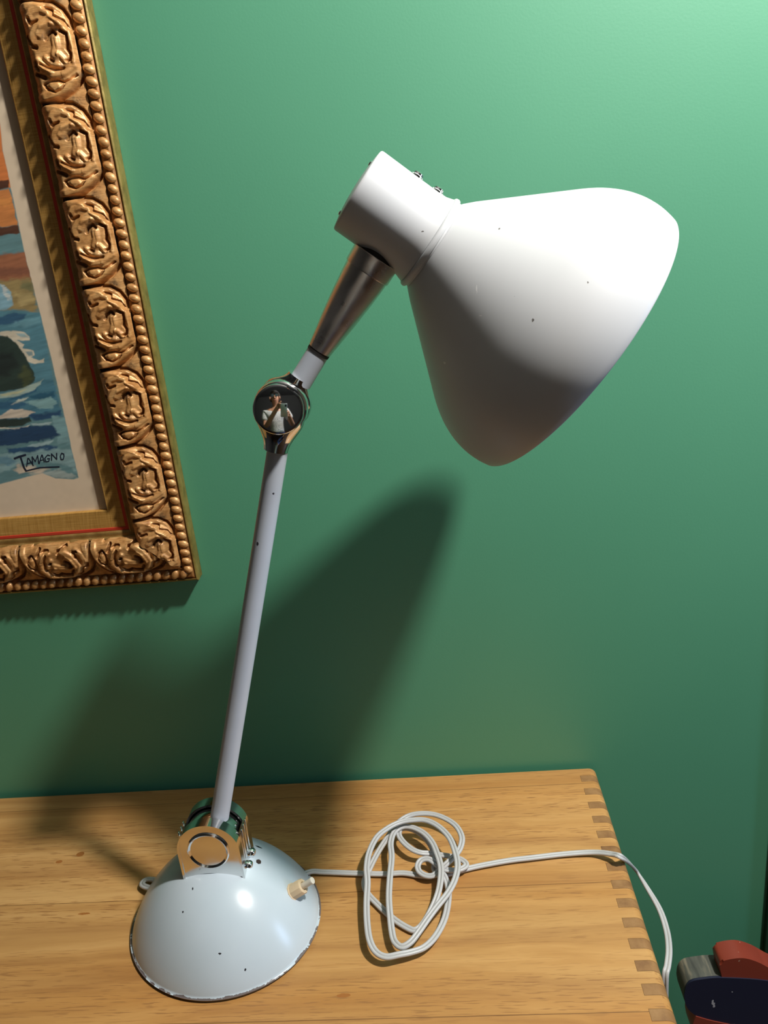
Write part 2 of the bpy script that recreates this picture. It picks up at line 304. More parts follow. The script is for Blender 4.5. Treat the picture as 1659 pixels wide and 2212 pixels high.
PAINT = [[[96,132,134],0.03,0.03,[[-39.2,40.75],[-23.21,38.09],[-24.06,32.52],[-24.18,28.08],[-24.13,25.81],[-24.1,23.86],[-24.13,21.4],[-24.17,19.29],[-24.15,18.1],[-24.4,18.03],[-25.29,18.17],[-25.86,18.48],[-26.63,18.36],[-28.09,18.11],[-39.2,17.84]]],[[206,120,62],0.03,0.04,[[-39.2,40.75],[-23.21,38.09],[-24.06,32.52],[-24.05,30.98],[-39.2,30.83]]],[[78,46,30],0.03,0.05,[[-39.2,31.23],[-24.5,31.28],[-24.12,31.28],[-24.17,30.97],[-24.59,30.94],[-39.2,30.91]]],[[196,124,66],0.03,0.05,[[-39.2,30.91],[-24.6,30.92],[-24.17,30.94],[-24.19,29.47],[-24.98,29.5],[-39.2,29.45]]],[[214,140,72],0.08,0.12,[[-39.2,30.63],[-24.22,30.58],[-24.24,30.3],[-39.2,30.36]]],[[84,52,34],0.03,0.05,[[-39.2,29.45],[-24.99,29.48],[-24.17,29.48],[-24.18,29.18],[-25.08,29.15],[-39.2,29.12]]],[[150,96,66],0.06,0.08,[[-39.2,29.72],[-25.29,28.4],[-24.15,28.38],[-24.13,27.62],[-24.1,27.21],[-25.6,27.25],[-39.2,27.26]]],[[126,80,58],0.1,0.12,[[-39.2,28.06],[-24.12,27.77],[-24.14,27.47],[-39.2,27.71]]],[[148,128,82],0.1,0.12,[[-39.2,27.51],[-24.12,27.31],[-24.16,25.91],[-24.51,25.84],[-25.25,26.02],[-39.2,26.09]]],[[120,116,78],0.1,0.12,[[-24.6,27.21],[-24.12,27.11],[-24.13,26.75],[-24.75,26.86]]],[[170,150,100],0.1,0.12,[[-25.09,26.63],[-24.27,26.76],[-24.18,26.23],[-24.88,26.14]]],[[128,166,178],0.05,0.08,[[-39.2,27.21],[-25.62,27.18],[-25.32,27.04],[-25.2,26.54],[-25.31,26.23],[-25.59,26.05],[-39.2,26.09]]],[[190,196,190],0.06,0.1,[[-25.57,27.15],[-25.32,27.02],[-25.31,26.85],[-25.56,26.78],[-25.26,26.65],[-25.24,26.49],[-25.46,26.51],[-25.57,26.94]]],[[84,130,142],0.04,0.05,[[-39.2,26.09],[-25.93,26.03],[-25.25,26.02],[-24.12,25.8],[-24.23,22.88],[-24.53,22.57],[-26.89,22.51],[-39.2,22.57]]],[[52,90,116],0.05,0.07,[[-39.2,25.88],[-25.77,25.8],[-25.33,25.95],[-24.77,25.82],[-24.9,25.64],[-25.34,25.47],[-25.74,25.47],[-39.2,25.67]]],[[104,150,160],0.08,0.1,[[-25.76,25.4],[-24.92,25.56],[-24.17,25.6],[-24.17,25.38],[-25.0,25.25]]],[[206,196,172],0.03,0.04,[[-39.2,25.3],[-26.17,25.15],[-25.82,25.17],[-25.43,25.13],[-25.11,25.04],[-24.88,24.83],[-24.9,24.65],[-25.21,24.67],[-25.48,24.74],[-25.2,24.5],[-25.3,24.35],[-24.86,24.2],[-24.85,23.98],[-25.07,23.89],[-24.7,23.74],[-24.41,23.81],[-24.49,23.63],[-24.91,23.6],[-25.21,23.74],[-25.37,24.08],[-25.55,24.49],[-25.74,24.83],[-26.21,25.01],[-39.2,25.07]]],[[150,176,176],0.04,0.05,[[-25.46,25.02],[-25.08,24.96],[-24.92,24.78],[-25.28,24.84]]],[[130,150,150],0.04,0.05,[[-25.25,24.19],[-24.93,24.16],[-24.93,23.97],[-25.14,23.96]]],[[44,60,52],0.04,0.05,[[-39.2,25.0],[-26.22,24.99],[-25.88,24.95],[-25.55,24.6],[-25.35,24.14],[-25.21,23.69],[-25.06,23.24],[-25.1,22.85],[-25.6,22.53],[-26.9,22.5],[-39.2,22.56]]],[[70,78,50],0.12,0.12,[[-25.43,23.6],[-25.13,23.19],[-25.18,22.8],[-25.69,22.62],[-25.82,23.03]]],[[34,44,40],0.15,0.15,[[-39.2,24.56],[-25.84,24.25],[-25.73,23.58],[-26.36,23.19],[-39.2,23.27]]],[[72,118,134],0.05,0.06,[[-39.2,22.59],[-26.9,22.5],[-25.59,22.55],[-24.99,22.84],[-24.23,22.85],[-24.24,21.41],[-24.2,21.06],[-39.2,21.28]]],[[158,178,166],0.03,0.05,[[-39.2,22.48],[-26.91,22.43],[-26.31,22.48],[-25.45,22.66],[-24.67,22.89],[-24.92,22.65],[-25.41,22.36],[-26.21,22.19],[-39.2,22.23]]],[[188,188,150],0.04,0.05,[[-26.92,22.4],[-26.21,22.42],[-25.6,22.53],[-26.06,22.32],[-26.84,22.29]]],[[48,92,118],0.05,0.07,[[-26.39,22.2],[-25.53,22.33],[-25.06,22.51],[-25.17,22.38],[-25.81,22.15],[-26.66,22.06]]],[[44,90,112],0.05,0.07,[[-25.58,22.16],[-25.02,22.25],[-24.32,22.27],[-24.37,22.05],[-24.93,21.93],[-25.49,22.04]]],[[126,164,164],0.05,0.08,[[-25.88,21.9],[-24.54,22.07],[-24.33,21.76],[-24.57,21.5],[-25.2,21.56]]],[[52,94,120],0.06,0.1,[[-39.2,22.15],[-26.5,22.02],[-25.72,21.83],[-26.29,21.68],[-39.2,21.76]]],[[190,196,180],0.04,0.06,[[-26.14,22.04],[-25.62,22.11],[-25.86,21.96],[-26.53,21.88]]],[[200,186,166],0.03,0.05,[[-39.2,21.51],[-27.2,21.39],[-26.6,21.64],[-26.02,21.59],[-25.48,21.4],[-26.03,21.21],[-26.88,21.23],[-27.24,21.23],[-39.2,21.28]]],[[40,72,102],0.06,0.1,[[-25.81,21.26],[-24.25,21.35],[-24.29,21.19],[-24.8,21.06],[-25.68,21.08]]],[[42,56,50],0.04,0.06,[[-39.2,21.22],[-27.25,21.21],[-25.82,21.21],[-25.78,21.03],[-26.28,20.83],[-26.88,20.79],[-39.2,20.98]]],[[212,204,182],0.02,0.03,[[-39.2,20.98],[-27.17,20.83],[-26.71,20.75],[-26.17,20.77],[-25.86,20.85],[-26.13,20.7],[-26.67,20.69],[-27.25,20.77],[-39.2,20.9]]],[[34,62,90],0.06,0.1,[[-39.2,20.71],[-26.8,20.67],[-25.81,20.8],[-24.83,20.7],[-24.41,20.33],[-25.04,20.09],[-25.77,20.04],[-26.99,19.96],[-39.2,19.9]]],[[150,172,170],0.04,0.07,[[-25.78,20.91],[-24.84,20.86],[-24.99,20.76],[-25.69,20.81]]],[[118,154,156],0.06,0.1,[[-24.72,21.11],[-24.13,21.11],[-24.1,19.77],[-24.79,19.89],[-24.51,20.28],[-24.82,20.71]]],[[40,74,104],0.06,0.1,[[-27.27,19.81],[-25.82,19.83],[-24.83,19.72],[-25.06,19.5],[-26.19,19.54],[-27.2,19.63]]],[[150,176,176],0.04,0.07,[[-26.24,19.84],[-25.61,19.96],[-24.93,20.02],[-25.23,19.81],[-25.84,19.75]]],[[128,158,158],0.08,0.14,[[-39.2,19.73],[-27.09,19.56],[-24.92,19.61],[-24.16,19.54],[-24.14,18.34],[-24.53,18.74],[-25.83,19.09],[-26.94,19.0],[-27.94,18.67],[-39.2,18.61]]],[[96,132,144],0.08,0.14,[[-39.2,19.43],[-27.36,19.46],[-27.01,19.19],[-27.47,19.05],[-39.2,19.08]]],[[196,182,160],0.1,0.12,[[-26.94,19.0],[-25.52,18.64],[-25.92,18.49],[-27.0,18.53],[-27.2,18.72]]],[[152,166,160],0.06,0.1,[[-25.92,18.49],[-25.05,18.6],[-24.17,18.22],[-24.21,18.07],[-25.04,18.13]]]]
SIGN = [[9,[[-27.03,19.31],[-26.78,19.38],[-26.45,19.44]]],[8,[[-26.72,19.39],[-26.7,19.1],[-26.68,18.83],[-26.62,18.66]]],[6,[[-26.62,18.66],[-26.29,18.71],[-25.91,18.76],[-25.37,18.74],[-24.96,18.72]]],[5,[[-26.54,18.87],[-26.38,19.26],[-26.34,19.25],[-26.2,18.89]]],[4,[[-26.46,19.01],[-26.24,19.05]]],[5,[[-26.22,18.93],[-26.15,19.32],[-26.05,19.08],[-25.87,19.36],[-25.91,18.97]]],[5,[[-25.89,18.96],[-25.67,19.36],[-25.64,19.36],[-25.62,19.02]]],[4,[[-25.8,19.11],[-25.64,19.13]]],[5,[[-25.28,19.3],[-25.38,19.34],[-25.55,19.2],[-25.55,19.02],[-25.4,19.03],[-25.33,19.16],[-25.44,19.16]]],[5,[[-25.25,19.07],[-25.18,19.38],[-24.99,19.09],[-24.92,19.39]]],[5,[[-24.59,19.32],[-24.68,19.37],[-24.78,19.23],[-24.78,19.06],[-24.68,19.06],[-24.6,19.21],[-24.59,19.32]]]]
GROOVES = [[0.085,0.17,[[0.0,1.0],[-0.016,0.651],[0.01,0.318],[0.078,0.145],[0.182,0.044],[0.325,0.001]]],[0.085,0.17,[[0.662,-0.106],[0.766,0.006],[0.896,0.244],[0.968,0.501],[0.99,0.767],[1.0,1.0]]],[0.07,0.16,[[0.078,0.431],[0.097,0.339],[0.149,0.317],[0.201,0.166],[0.286,0.071]]],[0.08,0.17,[[0.318,0.927],[0.37,0.877],[0.435,0.817],[0.448,0.751]]],[0.07,0.13,[[0.169,0.782],[0.221,0.774],[0.201,0.623]]],[0.07,0.17,[[0.377,0.522],[0.338,0.492],[0.299,0.377],[0.338,0.335]]],[0.065,0.16,[[0.299,0.234],[0.338,0.121],[0.429,0.143],[0.474,0.175],[0.532,0.113],[0.578,0.131],[0.597,0.21]]],[0.075,0.15,[[0.578,0.845],[0.623,0.849],[0.662,0.794]]],[0.06,0.16,[[0.578,0.517],[0.597,0.468]]],[0.06,0.12,[[0.61,0.73],[0.649,0.631],[0.675,0.499],[0.669,0.296]]],[0.08,0.17,[[0.695,0.892],[0.721,0.788],[0.747,0.699]]],[0.05,0.12,[[0.812,0.753],[0.786,0.629],[0.782,0.456],[0.805,0.351],[0.779,0.226],[0.734,0.094]]],[0.05,0.13,[[0.818,0.75],[0.864,0.688],[0.896,0.558],[0.87,0.419],[0.825,0.344]]],[0.07,0.13,[[0.195,1.006],[0.279,0.983]]],[0.07,0.13,[[0.734,1.022],[0.792,0.96]]]]
RIDGES = [[0.16,0.12,[[0.188,0.818],[0.117,0.704],[0.091,0.522],[0.13,0.366],[0.234,0.179]]],[0.2,0.15,[[0.39,0.842],[0.26,0.647],[0.201,0.395],[0.247,0.184],[0.364,0.031],[0.481,0.006],[0.584,0.062]]],[0.15,0.14,[[0.649,0.745],[0.727,0.548],[0.721,0.317],[0.649,0.088]]],[0.12,0.12,[[0.565,0.769],[0.649,0.66],[0.695,0.535]]],[0.12,0.12,[[0.558,0.595],[0.61,0.501],[0.636,0.369]]],[0.12,0.12,[[0.532,0.327],[0.597,0.239],[0.597,0.196]]],[0.14,0.1,[[0.338,0.621],[0.273,0.538],[0.247,0.356]]],[0.18,0.1,[[0.377,0.351],[0.455,0.353],[0.532,0.413]]],[0.2,0.1,[[0.948,1.036],[0.935,0.745],[0.896,0.444],[0.805,0.208]]],[0.14,0.09,[[0.831,0.59],[0.831,0.475]]],[0.18,0.08,[[0.065,0.912],[0.026,0.61],[0.052,0.306]]]]
CABLE = [[-14.42,-6.96,0.25],[-13.7,-6.9,0.16],[-12.4,-7.02,0.15],[-10.9,-7.15,0.15],[-10.05,-7.14,0.15],[-9.31,-7.32,0.15],[-8.79,-7.45,0.2],[-8.46,-7.59,0.4],[-8.21,-7.67,0.5],[-8.03,-8.1,0.35],[-8.01,-8.77,0.3],[-8.19,-9.82,0.3],[-8.58,-10.69,0.3],[-9.03,-11.25,0.35],[-9.51,-11.5,0.4],[-10.06,-11.66,0.45],[-10.58,-11.74,0.45],[-10.99,-11.53,0.5],[-11.26,-11.05,0.6],[-11.42,-10.21,0.6],[-11.5,-9.26,0.7],[-11.51,-8.31,0.85],[-11.58,-7.6,1.0],[-11.51,-6.81,1.1],[-11.2,-5.99,1.2],[-10.71,-5.43,1.2],[-10.2,-5.1,1.2],[-9.62,-4.97,1.2],[-8.95,-5.01,1.2],[-8.34,-5.45,1.2],[-7.84,-6.2,1.2],[-7.6,-7.08,1.2],[-7.52,-7.86,1.15],[-7.67,-8.54,1.05],[-7.99,-9.14,0.95],[-8.48,-9.76,0.85],[-8.87,-10.26,0.75],[-9.25,-10.79,0.65],[-9.58,-11.17,0.55],[-9.91,-11.34,0.5],[-10.15,-11.22,0.5],[-10.33,-10.85,0.5],[-10.46,-10.0,0.6],[-10.55,-9.04,0.7],[-10.54,-8.03,0.8],[-10.5,-6.9,0.85],[-10.58,-6.03,0.85],[-10.44,-5.32,0.85],[-10.03,-5.04,0.9],[-9.55,-5.13,0.9],[-9.03,-5.53,0.9],[-8.65,-6.13,0.9],[-8.43,-6.83,0.9],[-8.28,-7.56,0.85],[-8.31,-8.16,0.7],[-8.45,-8.78,0.55],[-8.73,-9.37,0.35],[-9.12,-9.99,0.2],[-9.46,-10.26,0.16],[-9.8,-10.11,0.15],[-10.28,-9.74,0.15],[-10.73,-9.28,0.15],[-11.19,-8.75,0.15],[-11.58,-8.26,0.18],[-11.76,-7.75,0.25],[-11.64,-7.39,0.4],[-11.41,-6.84,0.55],[-11.11,-6.16,0.65],[-10.76,-5.46,0.7],[-10.35,-4.68,0.75],[-9.87,-4.25,0.8],[-9.28,-4.14,0.85],[-8.59,-4.23,0.85],[-7.97,-4.59,0.85],[-7.5,-5.11,0.85],[-7.27,-5.78,0.85],[-7.32,-6.29,0.8],[-7.53,-6.72,0.75],[-7.96,-7.14,0.65],[-8.34,-7.4,0.5],[-8.66,-7.61,0.4],[-8.98,-7.58,0.38],[-9.26,-7.39,0.42],[-9.34,-7.11,0.5],[-9.17,-6.86,0.58],[-8.84,-6.84,0.6],[-8.53,-7.07,0.55],[-8.24,-7.33,0.5],[-7.8,-7.41,0.45],[-7.37,-7.31,0.42],[-7.15,-7.07,0.42],[-7.37,-6.74,0.4],[-7.82,-6.53,0.4],[-8.32,-6.42,0.42],[-8.78,-6.37,0.48],[-9.19,-6.41,0.58],[-9.6,-6.26,0.66],[-10.01,-5.84,0.72],[-10.23,-5.38,0.74],[-10.15,-5.02,0.74],[-9.79,-4.97,0.72],[-9.29,-5.2,0.65],[-8.86,-5.71,0.58],[-8.62,-6.25,0.48],[-8.57,-6.74,0.36],[-8.6,-7.11,0.26],[-8.38,-7.37,0.19],[-8.0,-7.31,0.16],[-7.59,-7.18,0.15],[-7.08,-7.03,0.15],[-6.39,-6.87,0.15],[-5.2,-6.66,0.15],[-4.14,-6.55,0.15],[-2.65,-6.41,0.15],[-1.41,-6.43,0.2],[-0.66,-6.79,0.4],[-0.21,-7.04,0.4],[0.75,-5.44,-1.85],[1.1,-6.23,-2.19],[1.35,-7.36,-2.31],[1.35,-8.42,-2.38],[1.1,-9.59,-2.1],[0.8,-10.42,-2.03],[0.6,-10.8,-2.2],[0.55,-11.0,-4.0],[0.5,-11.2,-8.0],[0.5,-11.2,-20.0],[0.7,-11.0,-33.0],[1.2,-10.0,-36.2]]


# ---------------------------------------------------------------- room
bm = bmesh.new(); box(bm, (-90, 0, -36.4), (9.42, 4, 74)); struct('wall_back', bm, M['wall'], smooth=False)
bm = bmesh.new(); box(bm, (9.42, -0.35, -36.4), (13.5, 4, 60)); struct('trim_1', bm, M['trim'], smooth=False)
bm = bmesh.new(); box(bm, (13.5, 0.6, -36.4), (50, 1.8, 60)); struct('door_1', bm, M['trim'], smooth=False)
bm = bmesh.new(); box(bm, (50, 0, -36.4), (90, 4, 74)); box(bm, (13.5, 0, 60), (50, 4, 74)); struct('wall_back_right', bm, M['wall'], smooth=False)
bm = bmesh.new(); box(bm, (-95, -140, -40), (95, 4, -36.4)); struct('floor', bm, M['floor'], smooth=False)
bm = bmesh.new(); box(bm, (-95, -140, 74), (95, 4, 78)); struct('ceiling', bm, M['ceil'], smooth=False)
bm = bmesh.new(); box(bm, (-95, -140, -36.4), (-90, 0, 74)); struct('wall_left', bm, M['room'], smooth=False)
bm = bmesh.new(); box(bm, (-95, -145, -36.4), (95, -140, 74)); struct('wall_front', bm, M['room'], smooth=False)
WY0, WY1, WZ0, WZ1 = -43, -13, 7, 50
bm = bmesh.new()
box(bm, (90, -140, -36.4), (95, WY0, 74)); box(bm, (90, WY1, -36.4), (95, 0, 74))
box(bm, (90, WY0, -36.4), (95, WY1, WZ0)); box(bm, (90, WY0, WZ1), (95, WY1, 74))
struct('wall_right', bm, M['room'], smooth=False)
bm = bmesh.new()
for a, b in (((91, WY0, WZ0), (93, WY1, WZ0+2)), ((91, WY0, WZ1-2), (93, WY1, WZ1)), ((91, WY0, WZ0+2), (93, WY0+2, WZ1-2)), ((91, WY1-2, WZ0+2), (93, WY1, WZ1-2)), ((91.2, -28.8, WZ0+2), (92.8, -27.2, WZ1-2))): box(bm, a, b)
win = struct('window_1', bm, M['white_paint'], smooth=False)
for y0, y1 in ((WY0+2, -28.8), (-27.2, WY1-2)):
    bm = bmesh.new(); box(bm, (91.9, y0, WZ0+2), (92.1, y1, WZ1-2)); obj('pane', bm, M['pane'], win, smooth=False)

# ---------------------------------------------------------------- chest with finger-jointed corner
chest = thing('wooden_chest', (-24, -9, -36.4), 'light ash wooden chest with finger-jointed right edge under the lamp', 'chest')
TX, TH, R_ = 0.93, 0.95, 0.42
y_back, y_front = -0.33, -17.4
def finger(bm, y0, y1, x0, z0):
    pts = [(x0, 0.0)] + [(-R_ + R_ * math.sin(a), -R_ + R_ * math.cos(a)) for a in [PI/2 * i / 7 for i in range(8)]] + [(0, z0), (x0, z0)]
    A = [bm.verts.new((x, y0, z)) for x, z in pts]; B = [bm.verts.new((x, y1, z)) for x, z in pts]; n = len(A)
    for i in range(n): bm.faces.new((A[i], B[i], B[(i+1) % n], A[(i+1) % n]))
    bm.faces.new(A); bm.faces.new(B[::-1])
g = 0.009
bmt, bms = bmesh.new(), bmesh.new()
box(bmt, (-62, y_front, -TH), (-TX, y_back, 0))
darks = [(-0.88 - i, -0.88 - i - 0.46) for i in range(16)]
edge_y = y_back
for a, b in darks:
    finger(bmt, a + g, edge_y, -TX, -TH); finger(bms, b + g * .3, a - g * .3, -TX + g, -TH)
    edge_y = b - g
finger(bmt, y_front, edge_y, -TX, -TH)
box(bms, (-TX, y_front, -34.5), (0, y_back, -TH - 0.01))
obj('top_panel', bmt, M['ash'], chest, sharp=35)
o = obj('side_panel', bms, M['endgrain'], chest, sharp=35); o['label'] = 'darker end-grain fingers of the side panel'
bm = bmesh.new(); box(bm, (-62, y_front, -34.5), (-61.07, y_back, -TH - 0.01)); obj('side_panel', bm, M['endgrain'], chest, smooth=False)
bm = bmesh.new(); box(bm, (-61.05, y_back - .8, -34.5), (-TX - .02, y_back - .1, -TH - 0.01)); obj('back_panel', bm, M['ash'], chest, smooth=False)
for i in range(3):
    z1 = -TH - .15 - i * 11.1
    bm = bmesh.new(); box(bm, (-61, y_front + .05, z1 - 10.9), (-TX - .05, y_front + .9, z1), 0.12); dr = obj('drawer', bm, M['ash'], chest, sharp=35)
    for x in (-46, -16):
        bm = bmesh.new(); lathe(bm, [(0, .4), (.5, .35), (.8, .75), (1.2, .8), (1.4, .5), (1.45, 0)], (x, y_front + .05, z1 - 5.4), (0, -1, 0), 20); obj('knob', bm, M['endgrain'], dr)
bm = bmesh.new(); box(bm, (-61.5, y_front + .6, -36.4), (-.5, y_back - .5, -34.5)); obj('plinth', bm, M['ash'], chest, smooth=False)

# ---------------------------------------------------------------- desk lamp
LB = (-17.741, -9.178)
lamp = thing('desk_lamp', (LB[0], LB[1], 0), 'articulated grey enamel desk lamp with chrome joints and off-white conical shade', 'lamp')
ca, sa = math.cos(-0.497), math.sin(-0.497)
def dome(t): return 3.418 * max(0.0, 1 - t ** 2.12) ** 0.818
def oval(t, z, n=96):
    out = []
    for i in range(n):
        a = 2 * PI * i / n; u, v_ = 4.242 * math.cos(a) * t, 3.916 * math.sin(a) * t
        out.append((LB[0] + ca * u - sa * v_, LB[1] + sa * u + ca * v_, z))
    return out
bm = bmesh.new()
rings = [oval(0.965, 0.1), oval(1.0, 0.1), oval(1.004, 0.16)] + [oval(t, max(dome(t), .16)) for t in [1 - (1 - k / 46) ** 0 * (k / 46) ** 2.0 if False else math.sqrt(max(1e-4, 1 - k / 46)) for k in range(1, 47)]]
loft(bm, rings); obj('base', bm, M['base_paint'], lamp, sharp=70)
bm = bmesh.new(); loft(bm, [oval(0.975, 0.0), oval(0.98, 0.1)]); obj('base_pad', bm, M['felt'], lamp, sharp=40)

# chrome hinge bracket
BX, BZ, BR = -17.56, 4.46, 1.30
def arch(r, zb, n=28):
    return [(-r, zb)] + [(-r * math.cos(PI * i / n), BZ + r * math.sin(PI * i / n)) for i in range(n + 1)] + [(r, zb)]
bm = bmesh.new()
for y0, d in ((-10.0, 0.10), (-8.35, -0.10)):
    fs = extrude_profile(bm, [(BX + x, z) for x, z in arch(BR - .05, 2.35)], (0, d, 0), (0, y0, 0))
def band(bm, y0, y1, a0=0.0, a1=PI, r0=BR - 0.1, r1=BR, foot=True, n=28):
    A = []
    if foot: A.append([(BX - r0, 2.35), (BX - r1, 2.35)])
    for i in range(n + 1):
        a = a0 + (a1 - a0) * i / n
        A.append([(BX - r * math.cos(a), BZ + r * math.sin(a)) for r in (r0, r1)])
    if foot: A.append([(BX + r0, 2.35), (BX + r1, 2.35)])
    loft(bm, [[(p[0][0], y0, p[0][1]), (p[1][0], y0, p[1][1]), (p[1][0], y1, p[1][1]), (p[0][0], y1, p[0][1])] for p in A])
band(bm, -10.04, -9.55); band(bm, -8.80, -8.31)
for s in (-1, 1):   # side straps between the two cheeks
    x0, x1 = sorted((BX + s * (BR - .1), BX + s * BR)); box(bm, (x0, -9.55, 2.35), (x1, -8.80, 4.9))
    for k in range(3):
        xs0, xs1 = sorted((BX + s * BR, BX + s * (BR + .07))); yk = -9.5 + k * .3
        box(bm, (xs0, yk, 3.5), (xs1, yk + .14, 5.0), .03)
bracket = obj('hinge_bracket', bm, M['chrome_worn'], lamp, sharp=35); bracket['label'] = 'chrome arched hinge bracket with ribbed sides'
bm = bmesh.new()   # embossed ring and disc on the front cheek
lathe(bm, [(0, .88), (.05, .87), (.09, .82), (.05, .77), (.03, .74), (.035, 0)], (BX, -10.0, 4.5), (0, -1, 0), 64); obj('boss', bm, M['chrome_worn'], bracket, sharp=28)
for y, z in ((-9.35, 3.05), (-8.75, 3.15)):
    bm = bmesh.new(); lathe(bm, [(-.1, .2), (.1, .2), (.18, .12), (.2, 0)], (BX + BR, y, z), (1, 0, 0), 20); obj('screw', bm, M['chrome'], bracket)
bm = bmesh.new(); lathe(bm, [(0.15, 0), (0.15, 1.1), (.3, 1.16), (1.35, 1.16), (1.5, 1.1), (1.5, 0)], (BX, -10.0, BZ), (0, 1, 0), 64); obj('hinge_drum', bm, M['chrome'], lamp, sharp=40)
bm = bmesh.new(); lathe(bm, [(-.1, 0), (-.1, .12), (.1, .12), (.13, .09), (.13, 0)], (-15.95, -9.05, 2.85), (.48, .07, .87), 6); obj('nut', bm, M['felt'], lamp, smooth=False)

# pole, elbow, upper arm
PY = -9.15
def pole_at(z): return Vector((-17.118 + .30673 * (z - 5.536), PY, z))
bm = bmesh.new(); pa, pb = pole_at(4.75), pole_at(21.3)
lathe(bm, [(0, 0), (0, .375), (.05, .39), (.6, .39), (.62, .385), ((pb-pa).length, .362), ((pb-pa).length, 0)], pa, pb - pa, 40); obj('pole', bm, M['pole_paint'], lamp, sharp=50)
J = Vector((-12.03, PY, 22.32))
dp = (pole_at(21) - pole_at(5)).normalized(); da = Vector((.622, 0, .782)).normalized()
def knuckle(bm, dirv, y_mid, thick, rdisc, rneck, lneck, ysq):
    """teardrop: round eye at J, narrowing to a round collar lneck away along dirv"""
    side = Vector((dirv.z, 0, -dirv.x)); n = 32
    ws = [-rdisc + rdisc * (1 - math.cos(PI/2 * k / 7)) for k in range(8)] + [.15 + (lneck - .15) * k / 16 for k in range(17)]
    rings = []
    for w_ in ws:
        if w_ <= .35: hw = math.sqrt(max(rdisc ** 2 - w_ ** 2, 0.0004))
        else:
            h0 = math.sqrt(rdisc ** 2 - .35 ** 2); f = (w_ - .35) / (lneck - .35); f = f * f * (3 - 2 * f); hw = h0 * (1 - f) + rneck * f
        f = max(0, min(1, (w_ - .1) / (lneck * .82 - .1))); f = f * f * (3 - 2 * f)
        hy = thick * (1 - f) + rneck * f; ym = y_mid * (1 - f) + PY * f
        if w_ < -rdisc * .6: hy *= .55 + .45 * math.sqrt(max(0, 1 - ((-w_ / rdisc - .6) / .4) ** 2))
        e = 2.0 + 1.2 * (1 - f); ring = []
        for i in range(n):
            a = 2 * PI * i / n; c, s = math.cos(a), math.sin(a)
            c = math.copysign(abs(c) ** (2 / e), c); s = math.copysign(abs(s) ** (2 / e), s)
            p = J + dirv * w_ + side * (hw * c); ring.append((p.x, ym + hy * s, p.z))
        rings.append(ring)
    loft(bm, rings)
bm = bmesh.new(); knuckle(bm, -dp, PY - .34, .36, .92, .43, 1.62, 0)
k1 = obj('elbow_joint', bm, M['chrome'], lamp, sharp=55)
bm = bmesh.new()
nrm = Vector((.12, -.97, .15)).normalized(); Rs, rd = 3.8, .80
lathe(bm, [(-.5, .86), (-.02, .84)] + [(math.sqrt(Rs*Rs - r*r) - Rs + .10, r) for r in [rd * (1 - k / 12) for k in range(12)]] + [(.10, 0)], J + Vector((-.02, -.80, 0)), nrm, 64); obj('elbow_cap', bm, M['chrome'], k1, sharp=50)
bm = bmesh.new(); knuckle(bm, da, PY + .36, .36, .94, .42, 1.12, 0); obj('elbow_fork', bm, M['chrome'], lamp, sharp=55)
A0 = Vector((-10.564, PY, 24.003))
bm = bmesh.new(); lathe(bm, capped([(0, .385), (1.38, .372)]), A0 - da * 1.28, da, 40); obj('upper_arm', bm, M['pole_paint'], lamp, sharp=50)
bm = bmesh.new(); lathe(bm, capped([(-.10, .35), (-.10, .39), (.05, .39)]), A0, da, 40); obj('gasket', bm, M['black'], lamp, sharp=50)
bm = bmesh.new(); lathe(bm, capped([(3.2, .66), (3.75, .66)]), A0, da, 40); obj('gasket', bm, M['black'], lamp, sharp=50)
bm = bmesh.new()
lathe(bm, [(0, 0), (0, .37), (.02, .40), (.35, .445), (.8, .51), (1.4, .59), (2.0, .66), (2.6, .715), (2.93, .735), (2.94, .765), (2.97, .775), (3.48, .785), (3.50, .77), (3.50, 0)], A0, da, 64)
obj('cone_sleeve', bm, M['alu'], lamp, sharp=30)['label'] = 'brushed metal tapered sleeve'

# head: neck housing + shade
psi, phi = 0.696, -0.065
AX = Vector((math.cos(psi) * math.cos(phi), -math.sin(phi), -math.sin(psi) * math.cos(phi)))
H0 = Vector((-8.778, PY, 28.741))
E1 = AX.cross(Vector((0, 1, 0))).normalized(); E2 = AX.cross(E1)
bm = bmesh.new()
lathe(bm, [(-.10, 0), (-.10, .55), (-.07, .9), (-.02, 1.2), (.0, 1.31), (.03, 1.345), (.09, 1.358), (1.2, 1.358), (2.1, 1.365), (2.4, 1.385), (2.58, 1.44), (2.64, 1.46), (2.65, 1.44), (2.66, 1.50), (2.70, 1.535), (2.78, 1.545), (2.83, 1.52), (2.84, 1.47), (2.9, 1.47), (2.9, 0)], H0, AX, 96)
neck = obj('socket_housing', bm, M['shade_paint'], lamp, sharp=40)
for s in (1.32, 2.1):
    d = (E1 - E2 * .28).normalized(); bm = bmesh.new()
    lathe(bm, [(-.15, .16), (.1, .16), (.11, .2), (.17, .19), (.22, .12), (.22, 0)], H0 + AX * s + d * 1.34, d, 16); obj('screw', bm, M['chrome'], neck, sharp=40)
for k in range(3):
    a = 0.5 + k * 2.1; d = (E1 * math.cos(a) + E2 * math.sin(a)); bm = bmesh.new()
    lathe(bm, [(-.02, .1), (.03, .09), (.05, .05), (.05, 0)], H0 + d * .95 - AX * .05, -AX, 14); obj('cap_screw', bm, M['chrome'], neck)
s1, r1, s2, r2, sc, rc, s3, r3 = 2.886, 1.50, 5.731, 3.933, 7.021, 5.02, 8.379, 4.792
outer = [(s1, r1 - .12), (s1 + .02, r1 - .03), (s1 + .06, r1 + .02)] + [(s1 + (s2 - s1) * k / 8, r1 + (r2 - r1) * k / 8) for k in range(1, 9)]
